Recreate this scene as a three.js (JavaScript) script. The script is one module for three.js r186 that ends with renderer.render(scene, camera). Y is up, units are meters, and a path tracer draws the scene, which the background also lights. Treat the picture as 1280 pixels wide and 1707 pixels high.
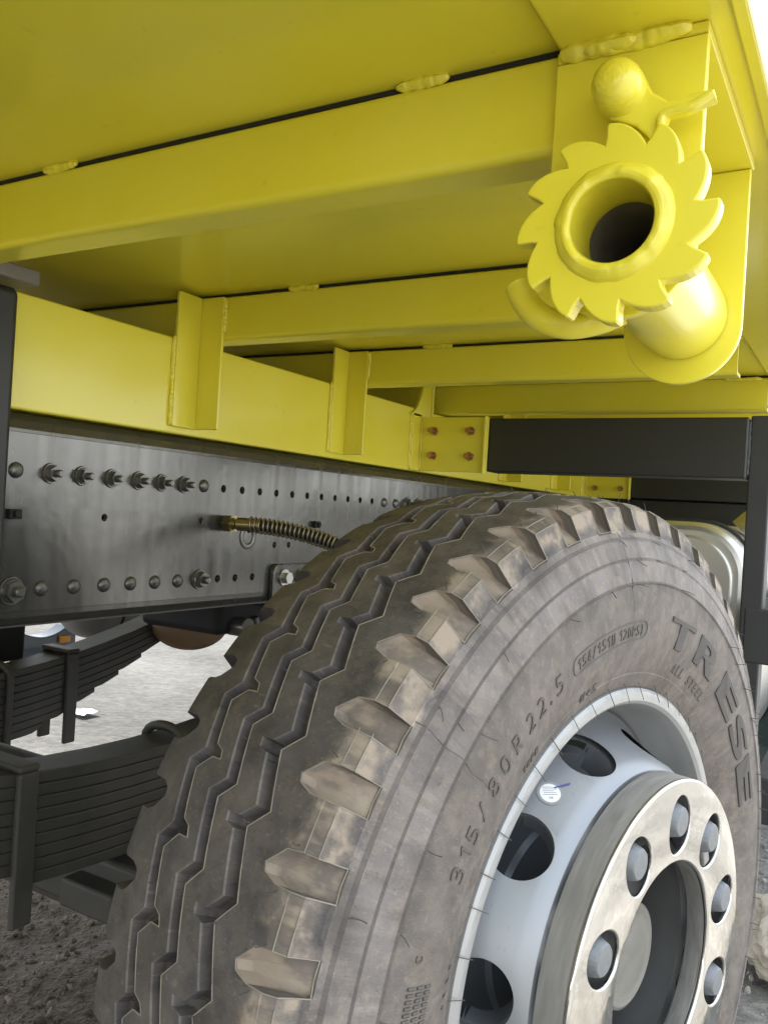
import * as THREE from 'three';
import { mergeGeometries, mergeVertices, toCreasedNormals } from 'three/addons/utils/BufferGeometryUtils.js';
import { RoundedBoxGeometry } from 'three/addons/geometries/RoundedBoxGeometry.js';
import { TextGeometry } from 'three/addons/geometries/TextGeometry.js';
import { TessellateModifier } from 'three/addons/modifiers/TessellateModifier.js';
import { FontLoader } from 'three/addons/loaders/FontLoader.js';
import { Brush, Evaluator, SUBTRACTION } from 'three-bvh-csg';

// ------------------------------------------------------------------ camera, sky, sun, exposure
const W = 767, H = 1024;
const scene = new THREE.Scene();
const camera = new THREE.PerspectiveCamera(62.72, W / H, 0.05, 200);
camera.position.set(0, 1.02, 0);
camera.rotation.order = 'YXZ';
camera.rotation.set(0.00176, 0.52923, 0.06029);
const renderer = new THREE.WebGLRenderer({ antialias: true });
renderer.setSize(W, H);
renderer.toneMapping = THREE.LinearToneMapping;
renderer.toneMappingExposure = 2.8;
renderer.shadowMap.enabled = true;
const SUN = new THREE.Vector3(-0.27, 0.93, -0.22).normalize();
{
  const w = 512, h = 256, d = new Float32Array(w * h * 4);
  for (let j = 0; j < h; j++) for (let i = 0; i < w; i++) {
    const el = ((j + 0.5) / h - 0.5) * Math.PI, az = ((i + 0.5) / w - 0.5) * 2 * Math.PI;
    const dir = new THREE.Vector3(Math.cos(el) * Math.cos(az), Math.sin(el), Math.cos(el) * Math.sin(az));
    const up = Math.max(0, dir.y), c = Math.max(0, dir.dot(SUN));
    const haze = Math.exp(-up * 3.2), glow = 0.9 * Math.pow(c, 6);
    const k = (j * w + i) * 4, g = el < 0 ? 0.25 : 1;
    d[k] = g * (0.66 + 0.50 * haze + glow);
    d[k + 1] = g * (0.76 + 0.42 * haze + glow * 0.97);
    d[k + 2] = g * (0.90 + 0.26 * haze + glow * 0.9);
    d[k + 3] = 1;
  }
  const t = new THREE.DataTexture(d, w, h, THREE.RGBAFormat, THREE.FloatType);
  t.mapping = THREE.EquirectangularReflectionMapping; t.magFilter = THREE.LinearFilter; t.minFilter = THREE.LinearFilter; t.needsUpdate = true;
  scene.background = t; scene.environment = t;
}
const sun = new THREE.DirectionalLight(new THREE.Color().setRGB(1, 0.94, 0.84), 4.2);
sun.position.copy(SUN).multiplyScalar(20).add(new THREE.Vector3(-1, 0, -1.5));
sun.target.position.set(-1, 0, -1.5);
sun.castShadow = true; sun.shadow.radius = 2; sun.shadow.mapSize.set(2048, 2048);
Object.assign(sun.shadow.camera, { left: -9, right: 9, top: 9, bottom: -9, near: 1, far: 50 });
scene.add(sun, sun.target);

// ------------------------------------------------------------------ helpers
let seed = 12345;
const rnd = () => { seed = (seed * 1664525 + 1013904223) >>> 0; return seed / 4294967296; };
const rr = (a, b) => a + (b - a) * rnd();
const V3 = (x, y, z) => new THREE.Vector3(x, y, z);
const D2R = Math.PI / 180;
const names = {};
function numbered(n) { if (!(n in names)) { names[n] = 0; return n; } names[n]++; return n + '_' + String(names[n]).padStart(3, '0'); }
function mesh(name, geo, mat, parent, label) {
  const m = new THREE.Mesh(Array.isArray(geo) ? merge(geo) : geo, mat);
  m.name = numbered(name); m.castShadow = m.receiveShadow = true; parent.add(m);
  if (label) m.userData.label = label;
  return m;
}
function node(name, parent, label) { const g = new THREE.Group(); g.name = numbered(name); parent.add(g); if (label) g.userData.label = label; return g; }
function thing(name, label, category) { const g = new THREE.Group(); g.name = numbered(name); g.userData = { label, category }; scene.add(g); return g; }
function merge(gs) {
  return mergeGeometries(gs.map((g) => {
    g = g.index ? g.toNonIndexed() : g;
    for (const k of Object.keys(g.attributes)) if (!['position', 'normal', 'uv'].includes(k)) g.deleteAttribute(k);
    g.clearGroups(); return g;
  }));
}
// hashed value noise, tileable with period p
function makeNoise(s) {
  const tab = new Float32Array(65536); let q = s >>> 0;
  for (let i = 0; i < 65536; i++) { q = (q * 1664525 + 1013904223) >>> 0; tab[i] = q / 4294967296; }
  const at = (x, y) => tab[((x * 73 + y * 9781) & 65535)];
  return (x, y, p = 256) => {
    const xi = Math.floor(x), yi = Math.floor(y), fx = x - xi, fy = y - yi;
    const m = (v) => ((v % p) + p) % p, u = fx * fx * (3 - 2 * fx), v = fy * fy * (3 - 2 * fy);
    const a = at(m(xi), m(yi)), b = at(m(xi + 1), m(yi)), c = at(m(xi), m(yi + 1)), e = at(m(xi + 1), m(yi + 1));
    return (a * (1 - u) + b * u) * (1 - v) + (c * (1 - u) + e * u) * v;
  };
}
const N1 = makeNoise(7), N2 = makeNoise(99), N3 = makeNoise(2024);
function fbm(n, x, y, p, oct = 4) { let s = 0, a = 0.5, t = 0; for (let i = 0; i < oct; i++) { s += a * n(x, y, p); t += a; x *= 2; y *= 2; p *= 2; a *= 0.5; } return s / t; }
const toS = (c) => Math.max(0, Math.min(255, Math.round(255 * (c <= 0.0031308 ? 12.92 * c : 1.055 * Math.pow(c, 1 / 2.4) - 0.055))));
function tex(w, h, fn, srgb = true) {         // fn(u, v) -> [r, g, b] linear, or one value
  const d = new Uint8Array(w * h * 4);
  for (let j = 0; j < h; j++) for (let i = 0; i < w; i++) {
    const c = fn((i + 0.5) / w, (j + 0.5) / h), k = (j * w + i) * 4;
    if (srgb) { d[k] = toS(c[0]); d[k + 1] = toS(c[1]); d[k + 2] = toS(c[2]); } else d[k] = d[k + 1] = d[k + 2] = Math.max(0, Math.min(255, Math.round(c * 255)));
    d[k + 3] = 255;
  }
  const t = new THREE.DataTexture(d, w, h, THREE.RGBAFormat);
  t.wrapS = t.wrapT = THREE.RepeatWrapping; t.magFilter = THREE.LinearFilter; t.minFilter = THREE.LinearMipmapLinearFilter; t.generateMipmaps = true;
  if (srgb) t.colorSpace = THREE.SRGBColorSpace;
  t.needsUpdate = true; return t;
}
// box uv in metres from position and normal
function uvBox(g, s = 1) {
  g = g.index ? g.toNonIndexed() : g;
  const p = g.attributes.position, n = g.attributes.normal, uv = new Float32Array(p.count * 2);
  for (let i = 0; i < p.count; i++) {
    const ax = Math.abs(n.getX(i)), ay = Math.abs(n.getY(i)), az = Math.abs(n.getZ(i));
    let a, b;
    if (ax >= ay && ax >= az) { a = p.getZ(i); b = p.getY(i); } else if (ay >= az) { a = p.getX(i); b = p.getZ(i); } else { a = p.getX(i); b = p.getY(i); }
    uv[2 * i] = a * s; uv[2 * i + 1] = b * s;
  }
  g.setAttribute('uv', new THREE.BufferAttribute(uv, 2)); return g;
}
function bx(x0, x1, y0, y1, z0, z1, r = 0.0015) {
  const sx = Math.abs(x1 - x0), sy = Math.abs(y1 - y0), sz = Math.abs(z1 - z0);
  const g = new RoundedBoxGeometry(sx, sy, sz, 2, Math.min(r, sx * 0.45, sy * 0.45, sz * 0.45));
  g.translate((x0 + x1) / 2, (y0 + y1) / 2, (z0 + z1) / 2); return uvBox(g);
}
function shapeOf(pts) { const s = new THREE.Shape(); pts.forEach(([a, b], i) => (i ? s.lineTo(a, b) : s.moveTo(a, b))); s.closePath(); return s; }
function extX(shape, x0, x1, bev = 0) {        // shape in (-z, y), drawn out along x
  const g = new THREE.ExtrudeGeometry(shape, { depth: x1 - x0 - 2 * bev, bevelEnabled: bev > 0, bevelThickness: bev, bevelSize: bev, bevelOffset: -bev, bevelSegments: 2, curveSegments: 14 });
  g.rotateY(Math.PI / 2); g.translate(x0 + bev, 0, 0); return uvBox(g);
}
function extZ(shape, z0, z1, bev = 0, seg = 16) {        // shape in (x, y), from z0 up to z1
  const g = new THREE.ExtrudeGeometry(shape, { depth: z1 - z0 - 2 * bev, bevelEnabled: bev > 0, bevelThickness: bev, bevelSize: bev, bevelOffset: -bev, bevelSegments: 3, curveSegments: seg });
  g.translate(0, 0, z0 + bev); return uvBox(g);
}
function rod(a, b, r, seg = 12, r2 = r) {
  const d = b.clone().sub(a), g = new THREE.CylinderGeometry(r2, r, d.length(), seg);
  g.applyQuaternion(new THREE.Quaternion().setFromUnitVectors(V3(0, 1, 0), d.clone().normalize()));
  const c = a.clone().add(b).multiplyScalar(0.5); g.translate(c.x, c.y, c.z); return g;
}
function tube(pts, r, seg = 40, rad = 12, closed = false) { return new THREE.TubeGeometry(new THREE.CatmullRomCurve3(pts, closed), seg, r, rad, closed); }
function weld(a, b, r, flat = 0.8) {           // a lumpy run of weld metal from a to b
  const d = b.clone().sub(a), L = d.length(), n = Math.max(10, Math.round(L / (r * 0.22))), m = 10;
  const g = new THREE.CylinderGeometry(r, r, L, m, n, false), p = g.attributes.position, s = rr(0, 50);
  for (let i = 0; i < p.count; i++) {
    const y = p.getY(i), x = p.getX(i), z = p.getZ(i), e = Math.min(1, (L / 2 - Math.abs(y)) / (r * 1.5));
    const rip = 0.86 + 0.14 * Math.abs(Math.sin(y / r * 1.6 + s + 2.2 * N2(y / r * 0.5 + s, 3))) + 0.55 * (N1(y / r * 0.45 + s, Math.atan2(x, z) * 1.2 + 4) - 0.5) + 0.16 * (N3(y / r * 2.3 + s, Math.atan2(x, z) * 3 + 9) - 0.5);
    const k = rip * (0.35 + 0.65 * Math.sqrt(Math.max(0, e)));
    p.setXYZ(i, x * k, y, z * k * flat);
  }
  g.computeVertexNormals();
  g.applyQuaternion(new THREE.Quaternion().setFromUnitVectors(V3(0, 1, 0), d.clone().normalize()));
  const c = a.clone().add(b).multiplyScalar(0.5); g.translate(c.x, c.y, c.z); return g;
}
function lathe(pts, seg = 96) {                // pts [radius, along +z], spun about z
  const g = new THREE.LatheGeometry(pts.map(([r, l]) => new THREE.Vector2(Math.max(r, 1e-5), l)), seg);
  g.rotateX(Math.PI / 2); return g;
}
const crease = (g, a = 0.6) => toCreasedNormals(g.index ? g.toNonIndexed() : g, a);

// ------------------------------------------------------------------ materials
const C = (r, g, b) => new THREE.Color().setRGB(r, g, b);
const peel = tex(256, 256, (u, v) => 0.5 + 0.22 * (fbm(N1, u * 24, v * 24, 24, 3) - 0.5) + 0.8 * (fbm(N2, u * 3, v * 3, 3, 2) - 0.5) + (N3(u * 110, v * 110, 110) > 0.985 ? 0.12 : 0), false); // orange peel of the paint
peel.repeat.set(4, 4);
const yellowMap = tex(512, 512, (u, v) => {
  const n = fbm(N2, u * 6, v * 6, 6, 5) - 0.5, sp = fbm(N3, u * 90, v * 90, 90, 2);
  const k = 1 + 0.08 * n - (sp > 0.86 ? (sp - 0.86) * 1.2 : 0);
  return [0.80 * k, 0.705 * k * (1 + 0.03 * n), 0.043 * (1 + 2 * Math.max(0, n))];
});
const M = {};
M.yellow = new THREE.MeshPhysicalMaterial({ map: yellowMap, roughness: 0.42, clearcoat: 0.7, clearcoatRoughness: 0.17, bumpMap: peel, bumpScale: 0.00045 });
M.railPaint = new THREE.MeshPhysicalMaterial({
  map: tex(512, 512, (u, v) => { // dark steel paint with runs straight down it
    const st = fbm(N1, u * 120, v * 3, 120, 2) - 0.5, n = fbm(N2, u * 8, v * 8, 8, 4) - 0.5, sp = N3(u * 200, v * 200, 200);
    const k = 0.145 * (1 + 0.2 * st + 0.1 * n) + (sp > 0.975 ? 0.05 : 0); return [k, k * 0.98, k * 0.92];
  }),
  roughness: 0.34, metalness: 0.75, roughnessMap: tex(256, 256, (u, v) => 0.62 + 0.5 * (fbm(N3, u * 70, v * 4, 70, 3) - 0.5) + 0.08 * (fbm(N1, u * 6, v * 6, 6, 3) - 0.5), false),
  bumpMap: tex(256, 256, (u, v) => fbm(N1, u * 64, v * 64, 64, 3), false), bumpScale: 0.00025,
});
M.railPaint.roughness = 0.38;
M.black = new THREE.MeshPhysicalMaterial({ color: C(0.018, 0.0185, 0.0185), roughness: 0.45, clearcoat: 0.15, clearcoatRoughness: 0.3, bumpMap: peel, bumpScale: 0.0001 });
M.frame = new THREE.MeshStandardMaterial({
  map: tex(256, 256, (u, v) => { const k = 0.03 * (1 + 0.5 * (fbm(N2, u * 10, v * 10, 10, 4) - 0.5)); return [k, k * 1.02, k * 1.06]; }),
  roughness: 0.5, bumpMap: peel, bumpScale: 0.0001,
});
M.spring = new THREE.MeshStandardMaterial({
  map: tex(256, 256, (u, v) => { const n = fbm(N1, u * 12, v * 12, 12, 5) - 0.4; return [0.042 + 0.06 * n, 0.040 + 0.05 * n, 0.035 + 0.045 * n]; }),
  roughness: 0.6, bumpMap: peel, bumpScale: 0.0003,
});
M.bolt = new THREE.MeshStandardMaterial({ color: C(0.17, 0.165, 0.15), metalness: 0.7, roughness: 0.34 });
M.zinc = new THREE.MeshStandardMaterial({ color: C(0.62, 0.61, 0.58), metalness: 0.9, roughness: 0.3 });
M.brass = new THREE.MeshStandardMaterial({ color: C(0.34, 0.28, 0.13), metalness: 0.9, roughness: 0.32 });
M.copper = new THREE.MeshStandardMaterial({ color: C(0.42, 0.24, 0.14), metalness: 0.9, roughness: 0.3 });
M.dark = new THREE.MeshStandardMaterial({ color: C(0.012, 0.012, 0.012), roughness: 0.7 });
M.hose = new THREE.MeshStandardMaterial({ color: C(0.02, 0.02, 0.019), roughness: 0.6 });
M.steel = new THREE.MeshStandardMaterial({ map: tex(256, 256, (u, v) => { const n = fbm(N2, u * 14, v * 14, 14, 4) - 0.5; return [0.2 + 0.12 * n, 0.18 + 0.1 * n, 0.15 + 0.08 * n]; }), roughness: 0.6, metalness: 0.25 });
M.disc = new THREE.MeshPhysicalMaterial({ // silver wheel lacquer
  map: tex(512, 512, (u, v) => { const n = fbm(N1, u * 10, v * 10, 10, 5) - 0.5, s = N3(u * 220, v * 220, 220); const k = 0.30 * (1 + 0.16 * n) - (s > 0.975 ? 0.08 : 0); return [k * 0.96, k, k * 1.06]; }),
  roughness: 0.36, metalness: 0.55, bumpMap: peel, bumpScale: 0.00012,
});
M.rim = new THREE.MeshPhysicalMaterial({
  map: tex(512, 256, (u, v) => { const n = fbm(N2, u * 30, v * 8, 30, 4) - 0.5, s = N1(u * 300, v * 100, 300); const k = 0.38 * (1 + 0.12 * n) - (s > 0.97 ? 0.1 : 0); return [k, k, k * 0.98]; }),
  roughness: 0.4, metalness: 0.4,
});
M.chrome = new THREE.MeshStandardMaterial({
  color: C(0.52, 0.51, 0.49), metalness: 1, roughness: 0.12,
  roughnessMap: tex(512, 512, (u, v) => 0.45 + 0.9 * Math.max(0, fbm(N1, u * 12, v * 12, 12, 5) - 0.3), false),
  bumpMap: tex(256, 256, (u, v) => fbm(N3, u * 14, v * 14, 14, 4), false), bumpScale: 0.00022,
});
M.chromeSide = new THREE.MeshStandardMaterial({
  map: tex(512, 256, (u, v) => { const n = fbm(N2, u * 40, v * 12, 40, 5) - 0.5; const k = 0.40 * (1 + 0.5 * n); const rust = Math.max(0, fbm(N3, u * 10, v * 4, 10, 4) - 0.66) * 3; return [k * (1 - rust) + 0.2 * rust, k * 0.98 * (1 - rust) + 0.1 * rust, k * 0.93 * (1 - rust) + 0.05 * rust]; }),
  metalness: 0.65, roughness: 0.5,
});
M.nut = new THREE.MeshStandardMaterial({ map: tex(256, 128, (u, v) => { const n = fbm(N1, u * 16, v * 8, 16, 4) - 0.5; const k = 0.2 * (1 + 0.35 * n); return [k * 0.95, k, k * 1.06]; }), metalness: 0.35, roughness: 0.5 });
M.cap = new THREE.MeshStandardMaterial({ map: tex(128, 128, (u, v) => { const n = fbm(N2, u * 8, v * 8, 8, 4) - 0.5; const k = 0.2 * (1 + 0.35 * n); return [k, k * 0.97, k * 0.88]; }), metalness: 0.4, roughness: 0.48 });
M.hub = new THREE.MeshStandardMaterial({ map: tex(128, 128, (u, v) => { const n = fbm(N3, u * 8, v * 8, 8, 4) - 0.5; const k = 0.075 * (1 + 0.8 * n); return [k, k, k * 0.98]; }), metalness: 0.2, roughness: 0.6 });
M.drum = new THREE.MeshStandardMaterial({ color: C(0.27, 0.29, 0.31), metalness: 0.3, roughness: 0.4 });
M.alu = new THREE.MeshStandardMaterial({ map: tex(256, 256, (u, v) => { const n = fbm(N2, u * 5, v * 5, 5, 4) - 0.5; const k = 0.62 * (1 + 0.08 * n); return [k, k * 0.98, k * 0.93]; }), metalness: 0.8, roughness: 0.32 });
M.rust = new THREE.MeshStandardMaterial({ map: tex(128, 128, (u, v) => { const n = fbm(N3, u * 6, v * 6, 6, 5) - 0.4; return [0.16 + 0.2 * n, 0.105 + 0.1 * n, 0.06 + 0.04 * n]; }), roughness: 0.75 });
// rubber: u = 1/8 turn, v = 0.6 m across the tyre from the inner bead of the tread to the rim
const DUST = [0.262, 0.214, 0.165];
function rubber(u, v) {
  const n = fbm(N1, u * 14, v * 18, 14 * 18, 5) - 0.5, big = fbm(N2, u * 4, v * 6, 96, 5), f = N3(u * 260, v * 340, 260 * 8), f2 = N1(u * 110, v * 150, 110 * 8);
  const ss = THREE.MathUtils.smoothstep, soil = fbm(N3, u * 9, v * 14, 126, 5), warp = 0.03 * (fbm(N2, u * 11, v * 13, 143, 4) - 0.5);
  const y = v * 0.6 - 0.26 + warp;                             // metres from the outer shoulder line, tread negative
  const lug = ss(y, -0.022, -0.004) * (1 - ss(y, 0.022, 0.036));    // dried soil in blotches on the sides of the outer lugs
  const wall = ss(y, 0.075, 0.14), fine = fbm(N2, u * 40, v * 56, 320, 4);
  let dust = 0.07 + 0.13 * ss(0.5 * big + 0.5 * fine, 0.46, 0.62) + lug * (0.18 + 0.6 * ss(0.6 * soil + 0.4 * fine, 0.36, 0.60)) + (y > 0.036 ? 0.1 : 0) + wall * (0.13 + 0.10 * ss(0.35 * soil + 0.65 * fine, 0.38, 0.62));
  if (v > 0.87) dust = 0.35 + 0.5 * ss(0.6 * soil + 0.4 * fine, 0.36, 0.60);   // soil packed into the shoulder slots
  dust += 0.12 * n; if (f2 > 0.80) dust += (f2 - 0.80) * 1.8 * N2(u * 20, v * 20, 160);
  let k = 0.066 * (1 + 1.3 * n); if (f > 0.86) k += 0.10 * (f - 0.86) * 8 * big; if (f < 0.08) k *= 0.5;
  dust = Math.max(0, Math.min(0.88, dust)); const clay = v > 0.87 || (y > -0.01 && y < 0.034) ? 1.3 : 1; // paler clay on the lugs
  return [k * 1.04 * (1 - dust) + DUST[0] * clay * dust, k * 0.98 * (1 - dust) + DUST[1] * clay * dust, k * 1.04 * (1 - dust) + DUST[2] * clay * dust];
}
M.rubber = new THREE.MeshStandardMaterial({
  vertexColors: true,
  map: tex(1024, 1024, rubber), roughness: 0.72,
  bumpMap: tex(1024, 1024, (u, v) => 0.6 * fbm(N2, u * 60, v * 80, 480, 4) + 0.4 * N1(u * 300, v * 300, 300), false), bumpScale: 0.0006,
});
M.letter = new THREE.MeshStandardMaterial({ map: tex(128, 128, (u, v) => { const n = fbm(N2, u * 10, v * 10, 10, 4) - 0.5; return [0.098 + 0.07 * n, 0.087 + 0.06 * n, 0.074 + 0.05 * n]; }), roughness: 0.65 });
M.brand = new THREE.MeshStandardMaterial({ map: tex(128, 128, (u, v) => { const n = fbm(N1, u * 12, v * 12, 12, 4) - 0.5; return [0.072 + 0.07 * n, 0.066 + 0.06 * n, 0.062 + 0.055 * n]; }), roughness: 0.6 });
M.hair = new THREE.MeshStandardMaterial({ color: C(0.07, 0.065, 0.06), roughness: 0.6 });

// ------------------------------------------------------------------ ground
const dirtCol = (x, z) => {
  const n = fbm(N1, x * 2.1 + 40, z * 2.1 + 40, 256, 5), f = N3(x * 60 + 900, z * 60 + 900, 8192), g = fbm(N2, x * 0.7 + 60, z * 0.7 + 60, 256, 4);
  const near = THREE.MathUtils.smoothstep(x + 0.35 * (g - 0.5), -1.2, -0.5);           // brown soil gives way to grey grit
  const conc = 1 - THREE.MathUtils.smoothstep(x + 0.7 * (n - 0.5), -2.5, -1.95) + THREE.MathUtils.smoothstep(x + 0.7 * (n - 0.5), 0.25, 0.9);         // worn concrete on the far side; unseen pale near side added for bounce light
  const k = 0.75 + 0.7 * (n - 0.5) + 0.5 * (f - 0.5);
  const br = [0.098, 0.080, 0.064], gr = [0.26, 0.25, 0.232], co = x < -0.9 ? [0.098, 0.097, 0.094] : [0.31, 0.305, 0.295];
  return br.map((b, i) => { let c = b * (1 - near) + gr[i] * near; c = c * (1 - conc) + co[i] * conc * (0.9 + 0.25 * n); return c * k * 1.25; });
};
const heightAt = (x, z) => {
  const conc = 1 - THREE.MathUtils.smoothstep(x, -2.5, -1.9), s = 1 - 0.85 * conc;
  return s * (0.05 * (fbm(N2, x * 1.7 + 70, z * 1.7 + 70, 256, 4) - 0.5) + 0.024 * (fbm(N1, x * 9 + 300, z * 9 + 300, 2048, 4) - 0.5)) - 0.012;
};
M.ground = new THREE.MeshStandardMaterial({ vertexColors: true, roughness: 0.95, bumpMap: tex(512, 512, (u, v) => 0.6 * fbm(N1, u * 40, v * 40, 40, 4) + 0.4 * N3(u * 170, v * 170, 170), false), bumpScale: 0.008,
  map: tex(512, 512, (u, v) => { const a = fbm(N2, u * 50, v * 50, 50, 4), b = N1(u * 200, v * 200, 200); const k = 0.62 + 0.5 * a + (b > 0.9 ? 0.25 : 0) - (b < 0.08 ? 0.25 : 0); return [Math.min(1, k), Math.min(1, k * 0.99), Math.min(1, k * 0.97)]; }) });
M.ground.map.repeat.set(1.3, 1.3); M.ground.bumpMap.repeat.set(1.3, 1.3);
function groundSheet(x0, x1, z0, z1, step, y) {
  const nx = Math.round((x1 - x0) / step), nz = Math.round((z1 - z0) / step);
  const g = new THREE.PlaneGeometry(x1 - x0, z1 - z0, nx, nz); g.rotateX(-Math.PI / 2); g.translate((x0 + x1) / 2, 0, (z0 + z1) / 2);
  const p = g.attributes.position, col = new Float32Array(p.count * 3), uv = g.attributes.uv;
  for (let i = 0; i < p.count; i++) {
    const x = p.getX(i), z = p.getZ(i), c = dirtCol(x, z); p.setY(i, y === null ? heightAt(x, z) : y);
    col.set(c, i * 3); uv.setXY(i, x, z);
  }
  g.setAttribute('color', new THREE.BufferAttribute(col, 3)); g.computeVertexNormals(); return g;
}
{
  const far = mesh('ground', groundSheet(-60, 60, -60, 60, 0.8, -0.07), M.ground, scene); far.userData.kind = 'structure';
  const near = mesh('ground', groundSheet(-6, 2.5, -8.5, 2, 0.022, null), M.ground, scene); near.userData.kind = 'structure';
  // grit and pebbles
  const pg = new THREE.IcosahedronGeometry(1, 1), pp = pg.attributes.position;
  for (let i = 0; i < pp.count; i++) { const k = 0.8 + 0.4 * N1(pp.getX(i) * 2 + 9, pp.getY(i) * 2 + pp.getZ(i) * 3 + 9); pp.setXYZ(i, pp.getX(i) * k, pp.getY(i) * k * 0.7, pp.getZ(i) * k); }
  const cnt = 9000, im = new THREE.InstancedMesh(mergeVertices(pg), new THREE.MeshStandardMaterial({ roughness: 0.9 }), cnt), o = new THREE.Object3D();
  im.name = 'pebbles'; im.userData = { kind: 'stuff', label: 'loose grit and pebbles strewn over the ground under the truck', category: 'pebbles' };
  for (let i = 0; i < cnt; i++) {
    const left = rnd() < 0.62, x = left ? rr(-2.0, -0.9) : rr(-0.9, 0.35), z = left ? rr(-2.2, -0.6) : rr(-4.2, -1.2), s = 0.0018 + 0.0075 * Math.pow(rnd(), 4);
    o.position.set(x, heightAt(x, z) + s * 0.3, z); o.scale.set(s * rr(0.8, 1.4), s * rr(0.6, 1), s * rr(0.8, 1.4)); o.rotation.set(rr(0, 6), rr(0, 6), rr(0, 6)); o.updateMatrix(); im.setMatrixAt(i, o.matrix);
    const c = dirtCol(x, z), k = rr(0.7, 1.5); im.setColorAt(i, C(Math.min(0.6, c[0] * k), Math.min(0.6, c[1] * k), Math.min(0.6, c[2] * k)));
  }
  im.castShadow = im.receiveShadow = true; scene.add(im);
}

// ------------------------------------------------------------------ the truck
const truck = thing('flatbed_truck', 'yellow and grey flatbed truck seen from under its deck beside the front wheel', 'truck');

// --- deck: sheet, cross members, side rail
mesh('deck_sheet', bx(-2.532, -0.226, 1.3862, 1.3912, -6.5, 6.0, 0.001), M.yellow, truck);
mesh('side_rail', [bx(-0.226, -0.098, 1.376, 1.515, -6.5, 6.0, 0.006), bx(-0.102, -0.090, 1.372, 1.50, -6.5, 6.0, 0.003)], M.yellow, truck);
mesh('side_rail', bx(-2.632, -2.533, 1.376, 1.515, -6.5, 6.0, 0.006), M.yellow, truck);
mesh('deck_floor', bx(-2.532, -0.227, 1.45, 1.49, -6.5, 6.0, 0.002), M.steel, truck);
function channel(zf) { // C section, closed face towards +z at zf
  const s = new THREE.Shape(), yb = 1.3045, yt = 1.381, t = 0.006, d = 0.043, X = -zf;
  s.moveTo(X + d, yb); s.lineTo(X + 0.009, yb); s.quadraticCurveTo(X, yb, X, yb + 0.009); s.lineTo(X, yt - 0.006); s.quadraticCurveTo(X, yt, X + 0.006, yt); s.lineTo(X + d, yt);
  s.lineTo(X + d, yt - t); s.lineTo(X + t + 0.004, yt - t); s.lineTo(X + t, yt - t - 0.004); s.lineTo(X + t, yb + t + 0.004); s.lineTo(X + t + 0.004, yb + t); s.lineTo(X + d, yb + t); s.closePath();
  return extX(s, -2.53, -0.2265);
}
const CZ = [0.40, -0.10, -0.615, -1.115, -1.595, -2.075, -2.57, -3.07, -3.57, -4.1, -4.7, -5.3];
const stitches = { 2: [[-0.83, -0.775], [-0.372, -0.322]], 3: [[-0.86, -0.80]], 4: [[-0.86, -0.79]], 5: [[-0.70, -0.66]] };
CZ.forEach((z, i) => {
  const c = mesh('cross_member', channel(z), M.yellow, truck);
  mesh('gap_shade_strip', bx(-2.53, -0.228, 1.3814, 1.3858, z - 0.041, z - 0.003, 0.0004), M.dark, c);  // near-black strip fills the gap, standing for the shade under the deck
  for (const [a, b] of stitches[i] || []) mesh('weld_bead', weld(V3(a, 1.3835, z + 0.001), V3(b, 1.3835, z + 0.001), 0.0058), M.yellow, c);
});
mesh('weld_bead', weld(V3(-0.2285, 1.3845, -0.40), V3(-0.2285, 1.3845, -0.47), 0.004), M.yellow, truck);

// --- yellow subframe beam on the chassis rail, with its angle brackets and outrigger plates
for (const [x0, x1] of [[-1.13, -1.05], [-1.58, -1.50]]) mesh('subframe_beam', bx(x0, x1, 1.1355, 1.300, -6.2, 6.0, 0.004), M.yellow, truck);
function angleBracket(z, top = 1.3795) {
  const g = node('angle_bracket', truck);
  const y0 = 1.1475, s = new THREE.Shape(); // plan of the angle in (x, -z) would hide the root fillet, so two plates
  mesh('bracket_leg', bx(-1.0495, -1.0425, y0, top, z, z + 0.056, 0.002), M.yellow, g);
  mesh('bracket_leg', bx(-1.0495, -0.994, y0, top, z - 0.0068, z, 0.002), M.yellow, g);
  mesh('weld_bead', [weld(V3(-1.048, y0, z + 0.058), V3(-1.048, 1.302, z + 0.058), 0.0042)], M.yellow, g);
  mesh('weld_bead', [weld(V3(-0.9935, 1.317, z - 0.005), V3(-0.9935, 1.378, z - 0.005), 0.0048)], M.yellow, g);
}
for (const z of [-0.108, -1.1075, -1.5875, -2.5625, -3.0625, -0.6075 + 0.0]) if (z !== -0.6075) angleBracket(z);
function copperBolt(x, y, z, parent) {
  const g = new THREE.CylinderGeometry(0.0115, 0.0115, 0.009, 6); g.rotateX(Math.PI / 2); g.rotateZ(rr(0, 1)); g.translate(x, y, z + 0.0036);
  mesh('copper_bolt', [g, rod(V3(x, y, z + 0.007), V3(x, y, z + 0.026), 0.0068, 12)], M.copper, parent);
}
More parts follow.
